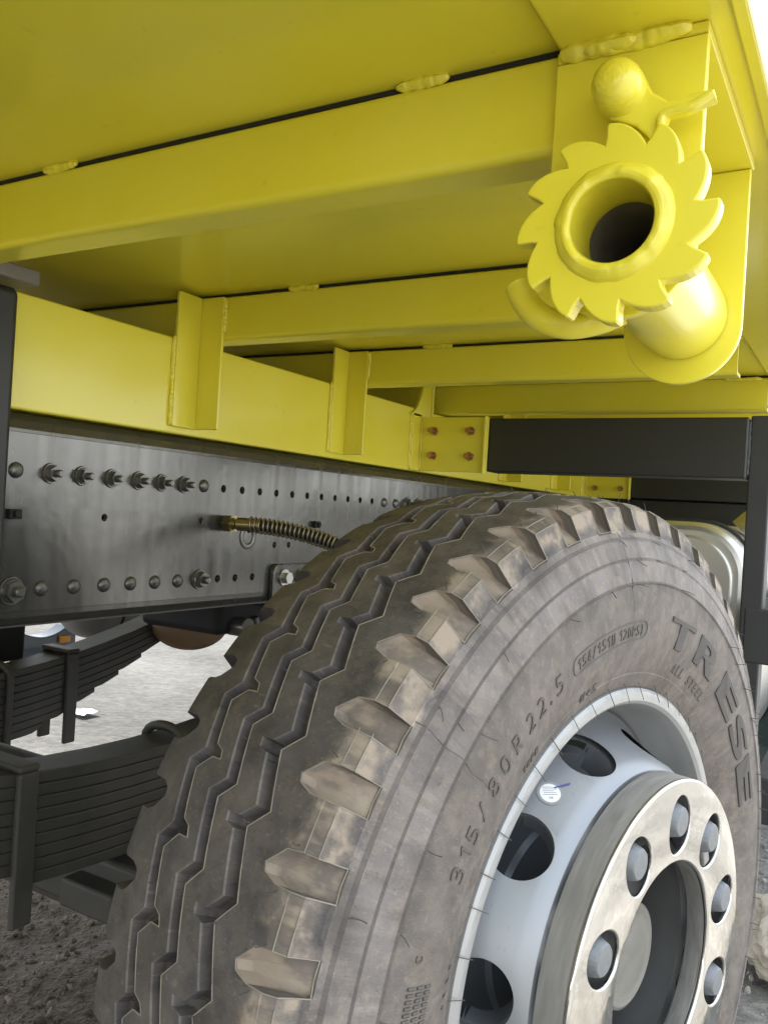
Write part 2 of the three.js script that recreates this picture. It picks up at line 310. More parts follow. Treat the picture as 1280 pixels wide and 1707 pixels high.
function outrigger(z, x1, full) {
  const g = node('outrigger_plate', truck);
  mesh('plate', bx(-1.0485, x1, 1.1375, 1.2785, z - 0.008, z, 0.0015), M.yellow, g);
  mesh('plate_flange', bx(-1.0495, -1.0425, 1.1375, 1.2865, z + 0.0005, z + 0.045, 0.002), M.yellow, g);
  mesh('plate_flange', [bx(x1 - 0.007, x1, 1.134, 1.2800, z + 0.0003, z + 0.012, 0.002)], M.yellow, g);
  mesh('weld_bead', [weld(V3(-1.0485, 1.142, z + 0.047), V3(-1.0485, 1.284, z + 0.047), 0.0042), weld(V3(-1.0405, 1.142, z + 0.002), V3(-1.0405, 1.27, z + 0.002), 0.003)], M.yellow, g);
  for (const bxx of [-1.0035, -0.8985]) for (const by of [1.242, 1.178]) copperBolt(bxx, by, z, g);
  const s = new THREE.Shape(); // curved gusset up to the cross member
  s.moveTo(-z - 0.06, 1.2795); s.quadraticCurveTo(-z - 0.005, 1.305, -z + 0.004, 1.3795); s.lineTo(-z + 0.05, 1.3795); s.lineTo(-z + 0.05, 1.2795); s.closePath();
  mesh('gusset', extX(s, -1.0495, -1.0425), M.yellow, g);
  const w = mesh('weld_bead', weld(V3(-1.040, 1.285, z - 0.052), V3(-1.040, 1.376, z - 0.052), 0.004), M.yellow, g);
}
outrigger(-1.95, -0.853); outrigger(-3.42, -0.86);

// --- black arm and legs of the side guard
const guard = node('side_guard', truck);
mesh('guard_arm', bx(-0.862, -0.2485, 1.142, 1.2765, -2.05, -1.963, 0.004), M.black, guard);
mesh('guard_arm', bx(-0.862, -0.2485, 1.142, 1.2765, -3.52, -3.43, 0.004), M.black, guard);
mesh('guard_arm', bx(-1.04, -0.2485, 1.03, 1.138, -3.56, -3.46, 0.004), M.black, guard);
mesh('dark_panel', bx(-1.04, -0.2485, 0.75, 1.225, -3.6, -3.57, 0.004), M.black, guard);
mesh('guard_post', bx(-0.2478, -0.203, 0.40, 1.283, -2.056, -1.992, 0.004), M.frame, guard);
mesh('guard_post', bx(-0.2478, -0.203, 0.40, 1.283, -3.526, -3.462, 0.004), M.frame, guard);
mesh('guard_rail', bx(-0.2395, -0.13, 0.742, 0.862, -5.2, -1.9905, 0.005), M.frame, guard);
mesh('guard_rail', bx(-0.201, -0.13, 0.40, 0.50, -5.2, -1.9905, 0.005), M.frame, guard);
mesh('weld_bead', weld(V3(-0.2485, 1.15, -1.985), V3(-0.2485, 1.272, -1.985), 0.004), M.black, guard);
mesh('weld_bead', weld(V3(-0.32, 1.376, -2.062), V3(-0.24, 1.376, -2.062), 0.004), M.yellow, truck);

// --- chassis rail with its holes, rivets and bolts
const rail = node('chassis_rail', truck);
{
  const holes = [];
  for (let i = 0; i < 11; i++) holes.push([-1.2 - i * 0.0535, 1.048, 0.0068]);
  for (const z of [-1.198, -1.248, -1.299]) holes.push([z, 0.880, 0.0068]);
  holes.push([-0.924, 0.987, 0.0055], [-1.144, 0.987, 0.005], [-1.364, 0.943, 0.0062], [-1.412, 0.943, 0.0062], [-1.50, 0.99, 0.005]);
  for (let i = 0; i < 20; i++) holes.push([-2.2 - i * 0.06, 1.048, 0.0068]);
  const s = shapeOf([[-6.0, 0.848], [6.4, 0.848], [6.4, 1.1045], [-6.0, 1.1045]]);
  for (const [z, y, r] of holes) { const p = new THREE.Path(); p.absellipse(-z, y, r, r, 0, Math.PI * 2, true); s.holes.push(p); }
  const web = extX(s, -1.0585, -1.05, 0.0006);
  const f = new THREE.Shape(), R = 0.026, xo = -1.0501, yb = 0.822; // lower corner and flange, in (x, y)
  f.moveTo(xo, yb + R); f.absarc(xo - R, yb + R, R, 0, -Math.PI / 2, true); f.lineTo(xo - 0.08, yb); f.lineTo(xo - 0.08, yb + 0.008); f.lineTo(xo - R, yb + 0.008); f.absarc(xo - R, yb + R, R - 0.008, -Math.PI / 2, 0, false); f.closePath();
  mesh('rail_web', web, M.railPaint, rail);
  const f2 = new THREE.Shape(), R2 = 0.03, yt = 1.1345; // upper corner
  f2.moveTo(xo, yt - R2); f2.absarc(xo - R2, yt - R2, R2, 0, Math.PI / 2, false); f2.lineTo(xo - 0.08, yt); f2.lineTo(xo - 0.08, yt - 0.008); f2.lineTo(xo - R2, yt - 0.008); f2.absarc(xo - R2, yt - R2, R2 - 0.008, Math.PI / 2, 0, true); f2.closePath();
  const smooth = (g) => crease(g, 0.5);
  mesh('rail_flange', smooth(extZ(f, -6.4, 6.0)), M.railPaint, rail);
  mesh('rail_flange', smooth(extZ(f2, -6.4, 6.0)), M.railPaint, rail);
  // the rail of the other side
  mesh('rail_web', [bx(-1.58, -1.5715, 0.822, 1.1345, -6.4, 6.0), bx(-1.571, -1.50, 0.822, 0.83, -6.4, 6.0)], M.railPaint, rail);
  const dome = new THREE.SphereGeometry(0.0118, 20, 10, 0, Math.PI * 2, 0, Math.PI / 2); dome.scale(1, 0.62, 1); dome.rotateZ(-Math.PI / 2);
  const rivet = (z, y) => mesh('rivet', dome.clone().translate(-1.0502, y, z), M.railPaint, rail);
  const hex = (r, h) => { const g = new THREE.CylinderGeometry(r, r, h, 6); g.rotateZ(-Math.PI / 2); return g; };
  const boltAt = (z, y, k = 1) => {
    const w = new THREE.CylinderGeometry(0.0185 * k, 0.0195 * k, 0.0035, 28); w.rotateZ(-Math.PI / 2); w.translate(-1.0483, y, z);
    const n = hex(0.0145 * k, 0.010); n.rotateX(rr(0, 1)); n.translate(-1.0405, y, z);
    const fl = new THREE.CylinderGeometry(0.0148 * k, 0.0165 * k, 0.003, 24); fl.rotateZ(-Math.PI / 2); fl.translate(-1.0455, y, z);
    const st = rod(V3(-1.034, y, z), V3(-1.0275, y, z), 0.0072 * k, 14); const tip = rod(V3(-1.0275, y, z), V3(-1.025, y, z), 0.0072 * k, 14, 0.0052 * k);
    mesh('bolt_nut', [w, crease(n, 0.3), fl, st, tip], M.bolt, rail);
  };
  [-0.819, -0.876, -0.934, -0.990, -1.043, -1.096].forEach((z) => boltAt(z, 1.0495, 0.8));
  rivet(-0.761, 1.05); rivet(-1.146, 1.05);
  [-0.815, -0.873, -0.931, -0.986, -1.040, -1.094].forEach((z) => rivet(z, 0.880));
  boltAt(-0.764, 0.879, 1.08); boltAt(-1.148, 0.881, 0.95);
  rivet(-1.793, 1.047); rivet(-1.85, 1.047); boltAt(-1.91, 1.047); boltAt(-1.97, 1.047); boltAt(-2.03, 1.047);
  // grommet, small clips
  const gr = new THREE.TorusGeometry(0.019, 0.0055, 10, 30); gr.scale(1, 1, 0.4); gr.rotateY(Math.PI / 2); gr.translate(-1.0495, 0.959, -1.278);
  mesh('grommet', gr, M.bolt, rail);
  for (const [y, z] of [[0.988, -0.758], [0.987, -1.50]]) mesh('clip', [bx(-1.05, -1.040, y - 0.007, y + 0.007, z - 0.011, z + 0.009), bx(-1.043, -1.034, y - 0.004, y + 0.005, z - 0.005, z + 0.004)], M.dark, rail);
  // spring hanger plate with its two bright bolts, dark casting behind
  const hz = extX((() => { const q = new THREE.Shape(); q.moveTo(1.352, 0.80); q.lineTo(1.352, 0.885); q.quadraticCurveTo(1.352, 0.905, 1.372, 0.905); q.lineTo(1.50, 0.905); q.lineTo(1.50, 0.70); q.lineTo(1.42, 0.70); q.closePath(); return q; })(), -1.049, -1.037, 0.002);
  const hang = mesh('spring_hanger', hz, M.railPaint, rail);
  for (const z of [-1.385, -1.442]) {
    const w = new THREE.CylinderGeometry(0.017, 0.017, 0.003, 24); w.rotateZ(-Math.PI / 2); w.translate(-1.0352, 0.877, z);
    const n = hex(0.0125, 0.012); n.translate(-1.028, 0.877, z);
    mesh('bright_bolt', [w, crease(n, 0.3)], M.zinc, rail);
  }
  for (const z of [-1.62, -3.1]) mesh('frame_cross_tube', bx(-1.5712, -1.059, 0.88, 1.06, z, z + 0.12), M.railPaint, rail);
}

// --- brake hose in its coil spring
{
  const hose = node('brake_hose', truck);
  const path = new THREE.CatmullRomCurve3([V3(-1.02, 0.984, -1.209), V3(-0.985, 0.984, -1.222), V3(-0.93, 0.979, -1.243), V3(-0.87, 0.967, -1.265), V3(-0.82, 0.950, -1.275), V3(-0.77, 0.925, -1.27), V3(-0.72, 0.88, -1.25)]);
  mesh('hose_tube', new THREE.TubeGeometry(path, 60, 0.0105, 12), M.hose, hose);
  const fr = path.computeFrenetFrames(400, false), pts = [];
  for (let i = 26; i <= 400; i++) { const p = path.getPointAt(i / 400), a = (i - 26) / 400 * Math.PI * 2 * 40; pts.push(p.add(fr.normals[i].clone().multiplyScalar(Math.cos(a) * 0.0138)).add(fr.binormals[i].clone().multiplyScalar(Math.sin(a) * 0.0138))); }
  mesh('coil_spring', new THREE.TubeGeometry(new THREE.CatmullRomCurve3(pts), 1500, 0.0021, 6), new THREE.MeshStandardMaterial({ color: C(0.32, 0.28, 0.2), metalness: 0.8, roughness: 0.35 }), hose);
  const a = path.getPointAt(0), b = path.getPointAt(0.11), dir = b.clone().sub(a).normalize();
  const nutG = new THREE.CylinderGeometry(0.017, 0.017, 0.017, 6); nutG.rotateZ(-Math.PI / 2); nutG.translate(-1.034, 0.984, -1.206);
  mesh('hose_fitting', [crease(nutG, 0.3), rod(V3(-1.05, 0.984, -1.206), V3(-1.02, 0.984, -1.208), 0.0085), rod(a, a.clone().addScaledVector(dir, 0.026), 0.0125, 6), rod(a.clone().addScaledVector(dir, 0.027), a.clone().addScaledVector(dir, 0.046), 0.0118)], M.brass, hose);
}

// --- left clamp bolt that ties the subframe to the chassis
{
  const g = node('frame_clamp', truck);
  mesh('clamp_rod', [bx(-1.03, -1.0, 0.70, 1.292, -0.7175, -0.668, 0.012)], new THREE.MeshStandardMaterial({ color: C(0.014, 0.015, 0.013), roughness: 0.42 }), g);
  mesh('clamp_plate', [bx(-1.14, -0.9985, 1.3005, 1.322, -0.745, -0.60, 0.004)], M.steel, g);
  const n = new THREE.CylinderGeometry(0.017, 0.017, 0.016, 6); n.translate(-1.016, 1.331, -0.693);
  mesh('copper_bolt', [crease(n, 0.3), rod(V3(-1.016, 1.338, -0.693), V3(-1.016, 1.35, -0.693), 0.010)], M.copper, g);
}

// --- leaf springs, axle, drag bar
function leafSpring(x0, x1, zc, yTop, nL, clipZ) {
  const g = node('leaf_spring', truck), t = 0.0165, k = 0.235;
  for (let i = 0; i < nL; i++) {
    const half = i === 0 ? 0.86 : 0.84 - i * 0.072, pts = [], n = 20, drop = i * (t + 0.0007);
    for (let j = 0; j <= n; j++) { const q = -half + 2 * half * j / n; pts.push([q - zc, yTop - drop + k * q * q]); }
    for (let j = n; j >= 0; j--) { const q = -half + 2 * half * j / n, e = Math.min(1, (half - Math.abs(q)) / 0.02); pts.push([q - zc, yTop - drop - t * (0.55 + 0.45 * e) + k * q * q]); }
    mesh('leaf', extX(shapeOf(pts), x0, x1, 0.0018), M.spring, g);
  }
  for (const cz of clipZ) {
    const q = cz - zc, y1 = yTop + k * q * q, w = 0.016;
    mesh('clip', [bx(x0 - 0.012, x0 - 0.001, y1 - 0.205, y1 + 0.004, cz - w, cz + w, 0.004), bx(x1 + 0.001, x1 + 0.012, y1 - 0.205, y1 + 0.004, cz - w, cz + w, 0.004), bx(x0 - 0.012, x1 + 0.012, y1 + 0.0042, y1 + 0.014, cz - w, cz + w, 0.004)], M.spring, g);
  }
  for (const dz of [-0.04, -0.17]) {
    const arch = []; for (let a = 0; a <= 12; a++) { const th = Math.PI * a / 12; arch.push(V3((x0 + x1) / 2 + Math.cos(th) * 0.044, yTop - 0.004 + Math.sin(th) * 0.022, zc + dz)); }
    arch.unshift(V3((x0 + x1) / 2 + 0.044, 0.38, zc + dz)); arch.push(V3((x0 + x1) / 2 - 0.044, 0.38, zc + dz));
    mesh('spring_bolt', tube(arch, 0.008, 60, 10), M.spring, g);
  }
  mesh('spring_seat', bx(x0 - 0.02, x1 + 0.02, yTop - 0.245, yTop - 0.2, zc - 0.11, zc + 0.11, 0.006), M.spring, g);
}
leafSpring(-1.045, -0.97, -1.003, 0.625, 9, [-0.745]);
leafSpring(-1.675, -1.600, -1.003, 0.622, 9, [-1.335, -0.67]);
mesh('front_axle', [bx(-2.35, -0.62, 0.36, 0.455, -1.075, -0.93, 0.012), bx(-1.72, -0.95, 0.345, 0.385, -1.06, -0.945, 0.01)], M.spring, truck);
mesh('drag_bar', rod(V3(-1.2, 0.68, -0.65), V3(-1.2, 0.446, -1.15), 0.034, 20), M.spring, truck);
// far-side equipment glimpsed under the rail
{
  const tk = node('air_tank', truck), a = new THREE.CapsuleGeometry(0.1, 0.3, 10, 32); a.rotateX(Math.PI / 2); a.translate(-1.95, 0.708, -1.84);
  const b1 = new THREE.TorusGeometry(0.101, 0.004, 8, 40); b1.translate(-1.95, 0.708, -1.725); const b2 = b1.clone().translate(0, 0, -0.13);
  mesh('tank_shell', a, new THREE.MeshStandardMaterial({ color: C(0.17, 0.17, 0.17), roughness: 0.5 }), tk);
  mesh('strap', [b1, b2], M.dark, tk);
  const bo = new THREE.SphereGeometry(0.1, 32, 20); bo.scale(1, 0.68, 1); bo.translate(-1.55, 0.698, -1.67);
  mesh('rusty_housing', [bo, rod(V3(-1.55, 0.70, -1.67), V3(-1.55, 0.82, -1.67), 0.05)], M.rust, truck);
  const gb = [bx(-1.50, -1.25, 0.722, 0.98, -1.98, -1.44, 0.02), bx(-1.5, -1.42, 0.70, 0.83, -1.80, -1.73, 0.01)];
  for (let i = 0; i < 5; i++) gb.push(tube([V3(rr(-1.45, -1.2), 0.80, rr(-2.0, -1.5)), V3(rr(-1.45, -1.2), 0.71 + rr(-0.02, 0.02), rr(-2.0, -1.6)), V3(rr(-1.45, -1.2), 0.72, rr(-2.1, -1.6)), V3(rr(-1.45, -1.2), 0.82, rr(-2.1, -1.7))], 0.009, 24, 8));
  mesh('gearbox', gb, M.dark, truck);
  const vl = new THREE.CylinderGeometry(0.022, 0.022, 0.05, 20); vl.rotateZ(Math.PI / 2); vl.translate(-1.24, 0.742, -1.50);
  mesh('valve', vl, M.bolt, truck); mesh('valve', [rod(V3(-1.24, 0.76, -1.55), V3(-1.24, 0.73, -1.56), 0.011)], M.bolt, truck);
  const mg = new THREE.Shape(); mg.moveTo(1.655, 0.47); mg.lineTo(1.655, 0.594); mg.quadraticCurveTo(1.745, 0.552, 1.815, 0.602); mg.lineTo(1.85, 0.615); mg.lineTo(1.85, 0.47); mg.closePath();
  const fd = mesh('blue_mudguard', extX(mg, -2.26, -2.2, 0.004), new THREE.MeshPhysicalMaterial({ color: C(0.045, 0.07, 0.115), roughness: 0.4, clearcoat: 0.4 }), truck, 'dark blue mudguard with an amber side marker');
  mesh('side_marker', bx(-2.1995, -2.190, 0.551, 0.573, -1.822, -1.782, 0.003), new THREE.MeshStandardMaterial({ color: C(0.75, 0.33, 0.03), roughness: 0.35 }), fd);
  mesh('battery_box', bx(-1.9, -1.75, 0.615, 0.80, -1.325, -1.0, 0.01), M.dark, truck);
}

// --- fuel tank behind the wheel
{
  const g = node('fuel_tank', truck);
  const rrect = (x0, x1, y0, y1, r) => { const s = new THREE.Shape(); s.moveTo(x0 + r, y0); s.lineTo(x1 - r, y0); s.absarc(x1 - r, y0 + r, r, -Math.PI / 2, 0); s.lineTo(x1, y1 - r); s.absarc(x1 - r, y1 - r, r, 0, Math.PI / 2); s.lineTo(x0 + r, y1); s.absarc(x0 + r, y1 - r, r, Math.PI / 2, Math.PI); s.lineTo(x0, y0 + r); s.absarc(x0 + r, y0 + r, r, Math.PI, 1.5 * Math.PI); return s; };
  mesh('tank_shell', extZ(rrect(-0.96, -0.272, 0.36, 1.047, 0.14), -3.38, -2.3, 0.022, 20), M.alu, g);
  mesh('tank_end', extZ(rrect(-0.925, -0.307, 0.395, 1.012, 0.115), -2.2995, -2.285, 0.006, 20), M.alu, g);
  for (const z of [-2.42, -2.46 - 0.6]) { const o = rrect(-0.968, -0.264, 0.352, 1.056, 0.148), i = rrect(-0.959, -0.273, 0.361, 1.046, 0.139); o.holes.push(new THREE.Path(i.getPoints(20))); mesh('strap', extZ(o, z - 0.045, z, 0, 20), M.black, g); }
  const nk = new THREE.CylinderGeometry(0.045, 0.05, 0.05, 28); nk.rotateZ(-0.7); nk.translate(-0.305, 1.045, -2.62);
  const cp = new THREE.CylinderGeometry(0.052, 0.052, 0.03, 28); cp.rotateZ(-0.7); cp.translate(-0.28, 1.075, -2.62);
  mesh('filler_neck', nk, M.zinc, g); mesh('filler_cap', cp, M.dark, g);
  mesh('tank_bracket', [bx(-1.045, -0.97, 0.34, 0.82, -2.47, -2.40), bx(-1.045, -0.3, 0.33, 0.35, -2.47, -2.40)], M.black, g);
}

// --- lashing winch under the side rail
{
  const g = node('lashing_winch', truck);
  const cx = -0.1715, cy = 1.2255, hw = 0.0545, top = 1.3665;
  const plate = (z0, z1, x, y, r, hole) => { const s = new THREE.Shape(); s.moveTo(x - r, top); s.lineTo(x - r, y); s.absarc(x, y, r, Math.PI, 2 * Math.PI, false); s.lineTo(x + r, top); s.closePath(); if (hole) { const h = new THREE.Path(); h.absellipse(hole[0], hole[1], 0.0295, 0.0295, 0, Math.PI * 2, true); s.holes.push(h); } return extZ(s, z0, z1, 0.0012, 40); };
  mesh('near_plate', plate(-0.6135, -0.605, cx, cy, hw, [-0.168, 1.231]), M.yellow, g);
  mesh('far_plate', plate(-0.858, -0.850, -0.1745, 1.2195, 0.0555), M.yellow, g);
  mesh('base_plate', bx(cx - hw, cx + hw, 1.3672, 1.3755, -0.858, -0.605, 0.0012), M.yellow, g);
  mesh('weld_bead', [weld(V3(-0.223, 1.3725, -0.603), V3(-0.128, 1.3725, -0.603), 0.0075), weld(V3(-0.205, 1.371, -0.601), V3(-0.165, 1.371, -0.601), 0.006)], M.yellow, g);
  const sx = -0.168, sy = 1.231;
  mesh('drum_tube', lathe([[0.0302, -0.848], [0.042, -0.8485], [0.042, -0.614]], 56).translate(sx - 0.006, sy - 0.0015, 0), M.yellow, g);
  // ratchet wheel: twelve hooked teeth
  const s = new THREE.Shape(), RT = 0.0705, RR = 0.0555, a0 = 95.3; let first = true;
  for (let k = 0; k < 12; k++) {
    const at = a0 + 30 * k, put = (r, a) => { const X = sx + r * Math.cos(a * D2R), Y = sy + r * Math.sin(a * D2R); if (first) { s.moveTo(X, Y); first = false; } else s.lineTo(X, Y); };
    put(RT, at); put(RT - 0.0012, at + 1.3); put(RR + 0.004, at + 2.2); put(RR, at + 3.6);
    for (let j = 1; j < 8; j++) { const q = j / 8; put(RR + (RT - RR) * Math.sin(q * Math.PI / 2) * (0.92 + 0.08 * q), at + 3.6 + 26.0 * q); }
  }
  s.closePath(); const hp = new THREE.Path(); hp.absellipse(sx, sy, 0.0300, 0.0300, 0, Math.PI * 2, true); s.holes.push(hp);
  mesh('ratchet_wheel', extZ(s, -0.5905, -0.5755, 0.0016, 32), M.yellow, g);
  const lip = lathe([[0.0290, -0.600], [0.0288, -0.573], [0.0302, -0.5708], [0.0330, -0.5698], [0.0362, -0.5705], [0.0392, -0.5728], [0.0422, -0.5756], [0.0425, -0.578]], 72), lp = lip.attributes.position;
  for (let i = 0; i < lp.count; i++) { const a = Math.atan2(lp.getY(i), lp.getX(i)), k = 0.0034 * (fbm(N1, a * 5 + 20, lp.getZ(i) * 300 + 300, 256, 3) - 0.5); if (Math.hypot(lp.getX(i), lp.getY(i)) > 0.031) lp.setZ(i, lp.getZ(i) + k); }
  lip.computeVertexNormals(); lip.translate(sx, sy, 0);
  mesh('ring_weld', lip, M.yellow, g);
  mesh('bore', [lathe([[0.0286, -0.848], [0.0286, -0.618]], 48).translate(sx, sy, 0), new THREE.CircleGeometry(0.0286, 40).translate(sx, sy, -0.8475)], M.steel, g); mesh('bore', lathe([[0.0289, -0.6178], [0.0289, -0.598]], 48).translate(sx, sy, 0), M.yellow, g);
  // pawl, pin and bent rod
  const zz = (a, b) => { const px = (820 + a / 2.752 - 640) / 1400.165, py = -(40 + b / 2.752 - 853.5) / 1400.165, d = V3(px, py, -1).applyEuler(camera.rotation); const t = -0.577 / d.z; return [d.x * t, 1.02 + d.y * t]; };
  const ps = new THREE.Shape(), pp = [[492, 372], [530, 428], [590, 440], [650, 458], [700, 500], [733, 552], [772, 470], [800, 405], [880, 385], [1018, 322], [1012, 285], [960, 292], [880, 318], [800, 340], [730, 300], [680, 225], [570, 195], [495, 270]].map(([a, b]) => zz(a, b));
  ps.moveTo(...pp[0]); pp.slice(1).forEach((q) => ps.lineTo(...q)); ps.closePath();
  mesh('pawl', extZ(ps, -0.592, -0.580, 0.0022), M.yellow, g);
  const rim = new THREE.CatmullRomCurve3([[733, 548], [765, 480], [778, 415], [830, 392], [910, 372], [1010, 308]].map(([a, b]) => { const [x, y] = zz(a, b); return V3(x, y, -0.579); }));
  mesh('pawl_edge', new THREE.TubeGeometry(rim, 40, 0.0032, 8), M.yellow, g);
  const [kx, ky] = zz(590, 300);
  mesh('pin_head', lathe([[0.0178, -0.592], [0.0178, -0.573], [0.0168, -0.566], [0.0140, -0.560], [0.0095, -0.5562], [0.005, -0.5548], [0.0001, -0.5545]], 40).translate(kx - 0.001, ky, 0), M.yellow, g);
  const rp = [V3(-0.253, 1.2065, -0.622), V3(-0.2455, 1.1915, -0.622), V3(-0.232, 1.179, -0.622), V3(-0.212, 1.173, -0.624), V3(-0.19, 1.176, -0.628), V3(-0.172, 1.183, -0.63)];
  const rt = new THREE.CatmullRomCurve3(rp), cap = new THREE.CircleGeometry(0.0108, 24), t0 = rt.getTangent(0).negate();
  cap.applyQuaternion(new THREE.Quaternion().setFromUnitVectors(V3(0, 0, 1), t0)); cap.translate(rp[0].x, rp[0].y, rp[0].z);
  const rim2 = new THREE.TorusGeometry(0.0095, 0.0017, 8, 28); rim2.applyQuaternion(new THREE.Quaternion().setFromUnitVectors(V3(0, 0, 1), t0)); rim2.translate(rp[0].x, rp[0].y, rp[0].z);
  mesh('bent_rod', [new THREE.TubeGeometry(rt, 40, 0.0108, 20), cap, rim2], M.yellow, g);
}

// ------------------------------------------------------------------ front wheel, turned a little outwards
const wheel = node('front_wheel', truck);
{
  const yaw = 0.2238, n = V3(Math.cos(yaw), 0, Math.sin(yaw)), v = V3(0, 1, 0), u = v.clone().cross(n);
  wheel.matrixAutoUpdate = true; wheel.quaternion.setFromRotationMatrix(new THREE.Matrix4().makeBasis(u, v, n)); wheel.position.set(-0.2486, 0.5268, -1.003);
}
const pol = (deg, r, l) => [r * Math.sin(deg * D2R), r * Math.cos(deg * D2R), l];
const CR = -0.1285, rad = (l) => 0.5228 + 0.009 * (1 - ((l - CR) / 0.108) ** 2);
const SIDE = [[0.4885, 0.0006], [0.4835, 0.0042], [0.4800, 0.0078], [0.4785, 0.0074], [0.4600, 0.0150], [0.4580, 0.0172], [0.4563, 0.0162], [0.4330, 0.0218], [0.4312, 0.0240], [0.4290, 0.0222], [0.4150, 0.0240], [0.3950, 0.0252], [0.3750, 0.0240], [0.3550, 0.0196], [0.3350, 0.0124], [0.3235, 0.0078], [0.3220, 0.0085], [0.3195, 0.0066], [0.3080, 0.0012], [0.3015, -0.0040], [0.2960, -0.0120]];
const sideL = (r) => { for (let i = 1; i < SIDE.length; i++) if (r >= SIDE[i][0]) { const [a, la] = SIDE[i - 1], [b, lb] = SIDE[i]; return la + (lb - la) * Math.max(0, (a - r) / (a - b)); } return -0.012; };
{
  // pitch marks of the tread, in degrees from the top of the wheel; tyres vary their pitch
  const T = [-88.4, -80.7, -72.9, -64.7, -57.5, -50.1, -43.0, -36.3, -29.0];
  { let a = -29.0; const seq = [7.9, 7.2, 7.8, 7.0, 7.6, 8.1, 7.3, 7.4, 7.9, 7.1]; const tot = 271.6 - a; let sum = 0; for (let i = 0; i < 40; i++) sum += seq[i % 10]; for (let i = 0; i < 40; i++) { a += seq[i % 10] * tot / sum; T.push(a); } }
  const K = T.length - 1;
  const slots = [-83.4, -75.43, -67.37, -59.47, -52.84, -45.1, -38.6, -31.8, -24.1, -16.2];
  { let a = -16.2; const seq = [7.8, 7.1, 7.7, 7.3, 8.0]; const tot = 360 - 83.4 + 16.2; let sum = 0; for (let i = 0; i < 38; i++) sum += seq[i % 5]; for (let i = 0; i < 37; i++) { a += seq[i % 5] * tot / sum; slots.push(a); } }
  const poly = (pts) => { // per pitch [dtheta, mm] lists over all pitches -> sorted arrays
    const a = []; for (let k = -1; k <= K; k++) { const kk = ((k % K) + K) % K, w = (T[kk + 1] - T[kk]) / 7.75, b = T[kk] + (k < 0 ? -360 : k >= K ? 360 : 0); for (const [d, l] of pts) a.push([b + d * w, l / 1000]); }
    return a.sort((p, q) => p[0] - q[0]);
  };
  const E = {
    g1l: poly([[3.7, -194.3], [5.4, -178.5]]), g1r: poly([[3.1, -179], [4.7, -163.5], [4.75, -150.5], [5.7, -154.5], [6.14, -165]]),
    g2l: poly([[1.75, -147], [3.35, -130.4]]), g2r: poly([[1.35, -132], [3.15, -116]]),
    g3l: poly([[-0.65, -98.5], [-0.32, -109.8], [0.62, -111.4], [0.68, -98], [2.1, -83.4]]), g3r: poly([[0, -84.8], [2.05, -67]]),
    inn: poly([[5.48, -236.5], [5.52, -228], [5.9, -220], [7.3, -207.5], [8.1, -209], [8.6, -219], [8.66, -236.5]].map(([d, l]) => [d - 0.3, l])),
    slot: [],
  };
  for (let q = -1; q <= slots.length; q++) {
    const i = ((q % slots.length) + slots.length) % slots.length, b = slots[i] + (q < 0 ? -360 : q >= slots.length ? 360 : 0), j = 0.06 * Math.sin(i * 2.3);
    E.slot.push([b - 0.62, -0.0205], [b - 0.57, -0.0365], [b + j, -0.0500], [b + 0.78 + j, -0.0525], [b + 1.6, -0.0445], [b + 2.45, -0.0365], [b + 2.62, -0.0300], [b + 2.66, -0.0205]);
  }
  const ev = (arr, t) => { let lo = 0, hi = arr.length - 1; if (t <= arr[0][0]) return arr[0][1]; if (t >= arr[hi][0]) return arr[hi][1]; while (hi - lo > 1) { const m = (lo + hi) >> 1; if (arr[m][0] <= t) lo = m; else hi = m; } const [a, x] = arr[lo], [b, y] = arr[hi]; return b - a < 1e-9 ? y : x + (y - x) * (t - a) / (b - a); };
  let rows = []; for (const k in E) for (const [t] of E[k]) if (t >= T[0] && t < T[0] + 360) rows.push(t);
  for (let t = T[0]; t < T[0] + 360; t += 0.8) rows.push(t);
  rows.push(T[0], T[0] + 360); rows.sort((a, b) => a - b);
  rows = rows.filter((t, i) => !i || t - rows[i - 1] > 0.012);
  const DEP = 0.016, CH = 0.0014;
  const rowPts = (t) => {
    const o = [];
    for (const [r, l] of [[0.2960, -0.245], [0.3080, -0.2582], [0.36, -0.278], [0.40, -0.2835], [0.44, -0.279], [0.47, -0.268]]) o.push([r, l]);
    const ei = ev(E.inn, t), es = ev(E.slot, t);
    if (ei > -0.2345) o.push([0.4885, -0.2555], [0.499, -0.2405], [rad(ei) - 0.013, ei - 0.006], [rad(ei), ei]);
    else o.push([0.490, -0.257], [0.503, -0.2523], [0.5165, -0.2475], [0.5228, -0.2365]);
    const top = (l, e = 0) => o.push([rad(l) - e, l]);
    let last = Math.max(ei, -0.2365);
    for (const [a, b] of [['g1l', 'g1r'], ['g2l', 'g2r'], ['g3l', 'g3r']]) {
      const L = ev(E[a], t), R = ev(E[b], t), w = R - L;
      for (const q of [0.33, 0.67]) top(last + (L - last) * q);
      top(L - CH); top(L, CH); o.push([rad(L) - DEP * 0.8, L + 0.16 * w], [rad(L) - DEP, L + 0.34 * w], [rad(R) - DEP, R - 0.30 * w], [rad(R) - DEP * 0.8, R - 0.14 * w]); top(R, CH); top(R + CH);
      last = R + CH;
    }
    for (const q of [0.33, 0.67]) top(last + (es - last) * q);
    if (es < -0.0215) { top(es - CH); o.push([rad(es) - CH, es], [rad(es) - 0.012, es + 0.007], [0.5035, -0.0215], [0.4890, -0.0035]); }
    else o.push([rad(-0.0214), -0.0214], [0.5222, -0.0202], [0.5165, -0.0095], [0.503, -0.0047], [0.490, 0.0]);
    for (const q of SIDE) o.push(q);
    return o;
  };
  const grid = rows.map(rowPts), nc = grid[0].length, nr = rows.length;
  const pos = new Float32Array(nr * nc * 3), uv = new Float32Array(nr * nc * 2), idx = [];
